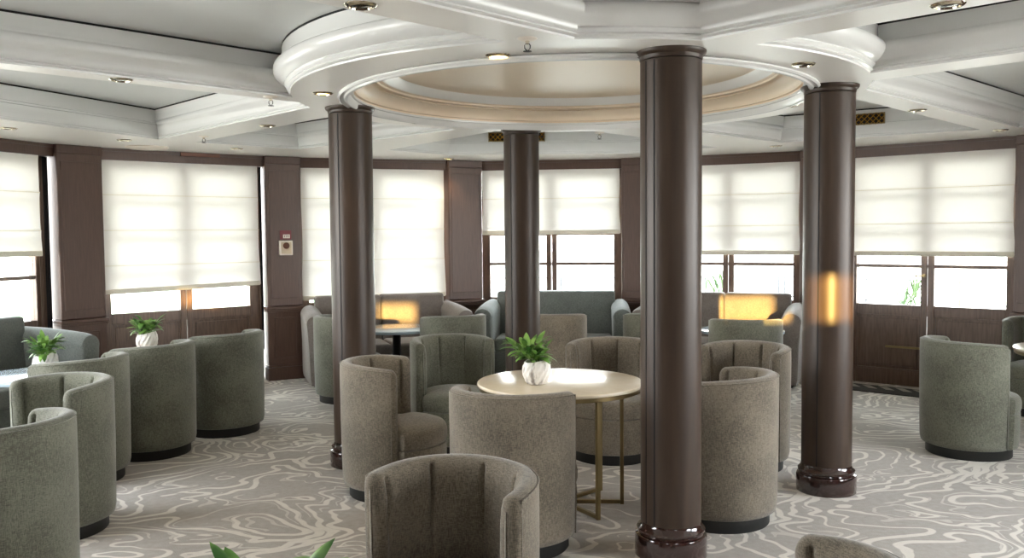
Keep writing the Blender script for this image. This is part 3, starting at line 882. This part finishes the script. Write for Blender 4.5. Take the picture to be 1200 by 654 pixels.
def sprinkler(x, y, lab):
    t = thing('sprinkler', lab, 'sprinkler', (x, y, S), 0, 'ceiling sprinklers')
    b = NB(); lathe(b, [(.046, .004), (.046, 0), (.044, -.004), (.03, -.010), (.012, -.012)], 28); obj('escutcheon', b, M['whiteplastic'], t, smooth=True)
    b = NB(); lathe(b, [(.010, -.012), (.010, -.024), (.006, -.026)], 16); obj('nozzle', b, M['chrome'], t, smooth=True)
    b = NB()
    for s in (-1, 1): tube(b, [(s*.006, 0, -.022), (s*.013, 0, -.032), (s*.012, 0, -.046), (s*.002, 0, -.056)], .0028, 6)
    lathe(b, [(.004, -.054), (.02, -.058), (.02, -.060), (.004, -.062)], 12)
    obj('deflector', b, M['dark'], t)
sprinkler(.08, 4.08, 'pendant sprinkler on the beam just in front of the round ceiling dome')
sprinkler(-1.54, 5.70, 'small sprinkler in the long beam left of the left column')
sprinkler(.79, 7.88, 'small sprinkler behind the ceiling dome left of the nearest column')
sprinkler(-2.74, 7.90, 'tiny sprinkler in the beam at rear left')
b = NB(); lathe(b, [(.20, 0), (.205, -.006), (.19, -.018), (.12, -.022), (.02, -.024)], 48)
o = obj('ceiling_disc', b, M['whiteplastic'], smooth=True, loc=(-3.62, 8.80, S)); tag(o, 'flat white round disc on the ceiling over the wide left blind', 'ceiling speaker')

def lattice(p0, p1, z0, z1, lab):
    """brass diamond grille on a coffer side, in a frame over a dark backing"""
    a, b_ = Vector(p0), Vector(p1); t = b_-a; L = t.length; t /= L; n = Vector((t.y, -t.x))
    r = thing('air_grille', lab, 'vent', (0, 0, 0), 0, 'brass air grilles in the ceiling coffers')
    k = Loc(a, t, n); k.box(0, L, -.012, -.004, z0, z1); obj('backing', k.bm, M['gap'], r)
    k = Loc(a, t, n)
    for (u0, u1, w0, w1) in ((0, L, z0, z0+.008), (0, L, z1-.008, z1), (0, .008, z0, z1), (L-.008, L, z0, z1)): k.box(u0, u1, -.004, .006, w0, w1)
    obj('grille_frame', k.bm, M['brass'], r)
    k = Loc(a, t, n); H = z1-z0; st = .052; q = -H
    bmw = NB()
    while q < L:
        for sgn in (1, -1):
            ua, ub = q, q+H
            za, zb = (z0, z1) if sgn == 1 else (z1, z0)
            u_a, u_b = max(0, ua), min(L, ub)
            if u_b-u_a > .004:
                fa, fb = (u_a-ua)/H, (u_b-ua)/H
                A_ = a+t*u_a+n*(.001+sgn*.001); B_ = a+t*u_b+n*(.001+sgn*.001)
                tube(bmw, [(A_.x, A_.y, za+(zb-za)*fa), (B_.x, B_.y, za+(zb-za)*fb)], .0055, 4)
        q += st
    obj('lattice', bmw, M['brass_bright'], r)
M['brass_bright'] = mat('bright_brass', lin(214, 178, 96), .25, metal=1)
# right grille on the far side of the right coffer, rear grille behind the farthest column
def on_line(A_, B_, u): return (A_[0]+(B_[0]-A_[0])*u, A_[1]+(B_[1]-A_[1])*u)
dv = Vector((4.2-2.72, 7.92-8.92)); nn = Vector((dv.y, -dv.x)).normalized()
pA = Vector((2.72, 8.92))+nn*.075; pB = Vector((4.2, 7.92))+nn*.075
lattice(tuple(pA+(pB-pA)*.34), tuple(pA+(pB-pA)*.56), S+.11, S+.215, 'bright brass diamond grille in the ceiling coffer right of the right column')
lattice((-.25, 9.89), (.38, 9.89), S+.135, S+.238, 'dark brass grille in the ceiling coffer behind the farthest column')
b = NB()
a, t, n, L = frame_of(3)
k = Loc(a, t, n); k.box(.80, 1.22, -.03, -.001, S-.045, S-.008, .004)
o = obj('wall_vent', k.bm, M['bell']); tag(o, 'narrow bronze vent at the ceiling line above the wide left blind', 'vent')

# ------------------------------------------------------------------ fire alarm on the pillar
a, t, n, L = frame_of(4)
r = thing('fire_alarm_sign', 'small dark red sign with white pictogram above the alarm box on the pillar', 'sign')
k = Loc(a, t, n); k.box(.15, .28, -.070, -.063, 1.60, 1.70, .002); obj('sign_plate', k.bm, M['redsign'], r)
k = Loc(a, t, n); k.box(.185, .262, -.073, -.0702, 1.612, 1.655, .001); obj('pictogram', k.bm, M['whiteplastic'], r)
k = Loc(a, t, n)
for u in (.20, .222, .242): k.box(u, u+.007, -.0745, -.0731, 1.62, 1.642)
k.box(.196, .252, -.0745, -.0731, 1.645, 1.648); obj('pictogram_mark', k.bm, M['redsign'], r)
r = thing('fire_alarm', 'square ivory alarm call box with round brown sounder on the pillar', 'alarm')
k = Loc(a, t, n); k.box(.135, .285, -.105, -.063, 1.42, 1.585, .006); obj('box', k.bm, M['whiteplastic'], r)
k = Loc(a, t, n); k.box(.152, .268, -.110, -.1051, 1.437, 1.568, .003); obj('face_plate', k.bm, M['ivory'], r)
k = Loc(a, t, n); q = NB(); lathe(q, [(.036, 0), (.036, .008), (.028, .014), (.008, .016)], 28)
for v in q.verts: v.co = Vector((.208+v.co.x, -.1101-v.co.z, 1.528+v.co.y))
k.merge(q); obj('sounder', k.bm, M['bell'], r, smooth=True)

# entrance mat in front of the right-hand doors
a, t, n, L = frame_of(11)
r = thing('door_mat', 'dark mat with pale slanted strokes before the panelled doors at right', 'mat')
k = Loc(a, t, n); k.box(.02, 1.35, -.50, -.10, .001, .012, .003); obj('mat_body', k.bm, M['mat'], r)
k = Loc(a, t, n)
for j in range(7):
    q = NB(); u = .08+j*.17; box(q, u, u+.085, -.30, -.14, .0122, .0135)
    for v in q.verts: v.co.x -= (v.co.y+.14)*.8
    k.merge(q)
obj('stripes', k.bm, M['mat_stripe'], r)

# ------------------------------------------------------------------ outside
b = NB(); box(b, -60, 60, -20, 90, -.30, -.20); obj('ground', b, M['deck'], kind='structure')
b = NB(); 
box(b, -18, -3, 20.2, 24.6, -.21, -.185)
obj('path', b, M['green'], kind='structure')
r = thing('deck_hatch', 'blue-grey panel with white frame on the deck beyond the wide left window', 'hatch', (-10.1, 25.4, -.2), 0)
b = NB(); box(b, -1.0, 1.0, -.25, .25, 0, 1.6, .02); obj('housing', b, M['railwhite'], r)
for x0 in (-.92, .05):
    b = NB(); box(b, x0, x0+.87, -.27, -.249, .12, 1.48, .01); obj('panel', b, M['bluehatch'], r)
# ship's rail beyond the windows
def rail(p0, p1, lab, np_):
    a = Vector(p0); bb = Vector(p1); r = thing('deck_railing', lab, 'railing', (0, 0, 0), 0, 'deck railings')
    for z in (.25, .55, .88):
        b = NB(); tube(b, [(a.x, a.y, z), (bb.x, bb.y, z)], .012, 8); obj('rail', b, M['railgrey'], r, smooth=True)
    for k in range(np_+1):
        p = a+(bb-a)*k/np_; b = NB(); tube(b, [(p.x, p.y, -.2), (p.x, p.y, .88)], .016, 8); obj('post', b, M['railgrey'], r, smooth=True)
rail((-1.6, 15.2), (4.5, 14.8), 'grey deck railing beyond the middle window', 5)
rail((4.6, 14.8), (10.5, 9.0), 'grey deck railing beyond the right-hand doors', 6)
def shrub(x, y, h, seed, lab):
    rnd = random.Random(seed); r = thing('outdoor_shrub', lab, 'shrub', (x, y, -.2), 0, 'shrubs on the deck outside')
    b = NB(); lathe(b, [(.15, 0), (.2, .02), (.24, .35), (.22, .36)], 24); obj('tub', b, M['railwhite'], r, smooth=True)
    b = NB()
    for k in range(120):
        az = rnd.uniform(0, 2*pi)
        leaf(b, (rnd.gauss(0, .08), rnd.gauss(0, .08), .36+rnd.uniform(0, h*.5)), az, rnd.uniform(.15, .3)*h, rnd.uniform(.5, 1.4), .014, rnd.uniform(.3, 1.2))
    obj('foliage', b, M['outleaf'], r)
shrub(3.0, 12.6, 1.5, 1, 'leafy shrub seen through the glass left of the right column')
shrub(4.1, 12.0, 1.5, 2, 'leafy shrub outside the window beside the right column')
shrub(5.2, 11.4, 1.45, 3, 'leafy shrub seen through the left panelled door')

# ------------------------------------------------------------------ light
w = bpy.data.worlds.new('world'); SC.world = w; w.use_nodes = True
N, L_ = w.node_tree.nodes, w.node_tree.links
bg = N['Background']
tc = N.new('ShaderNodeTexCoord'); sp = N.new('ShaderNodeSeparateXYZ'); L_.new(tc.outputs['Generated'], sp.inputs[0])
rp = N.new('ShaderNodeValToRGB'); L_.new(sp.outputs['Z'], rp.inputs['Fac'])
rp.color_ramp.elements[0].position = 0; rp.color_ramp.elements[0].color = (1, .98, .95, 1)
rp.color_ramp.elements[1].position = .6; rp.color_ramp.elements[1].color = (.80, .90, 1, 1)
L_.new(rp.outputs[0], bg.inputs['Color']); bg.inputs['Strength'].default_value = 9
sl = bpy.data.lights.new('sun', 'SUN'); sl.energy = 12; sl.color = (1, .62, .18); sl.angle = radians(.6)
so = bpy.data.objects.new('sun', sl); COL.objects.link(so)
d = Vector((.05, 1, -.102)).normalized(); so.rotation_mode = 'QUATERNION'; so.rotation_quaternion = d.to_track_quat('-Z', 'Y')

SC.view_settings.view_transform = 'Standard'; SC.view_settings.look = 'None'
SC.view_settings.gamma = 1; SC.view_settings.use_curve_mapping = False
SC.view_settings.exposure = 1.2
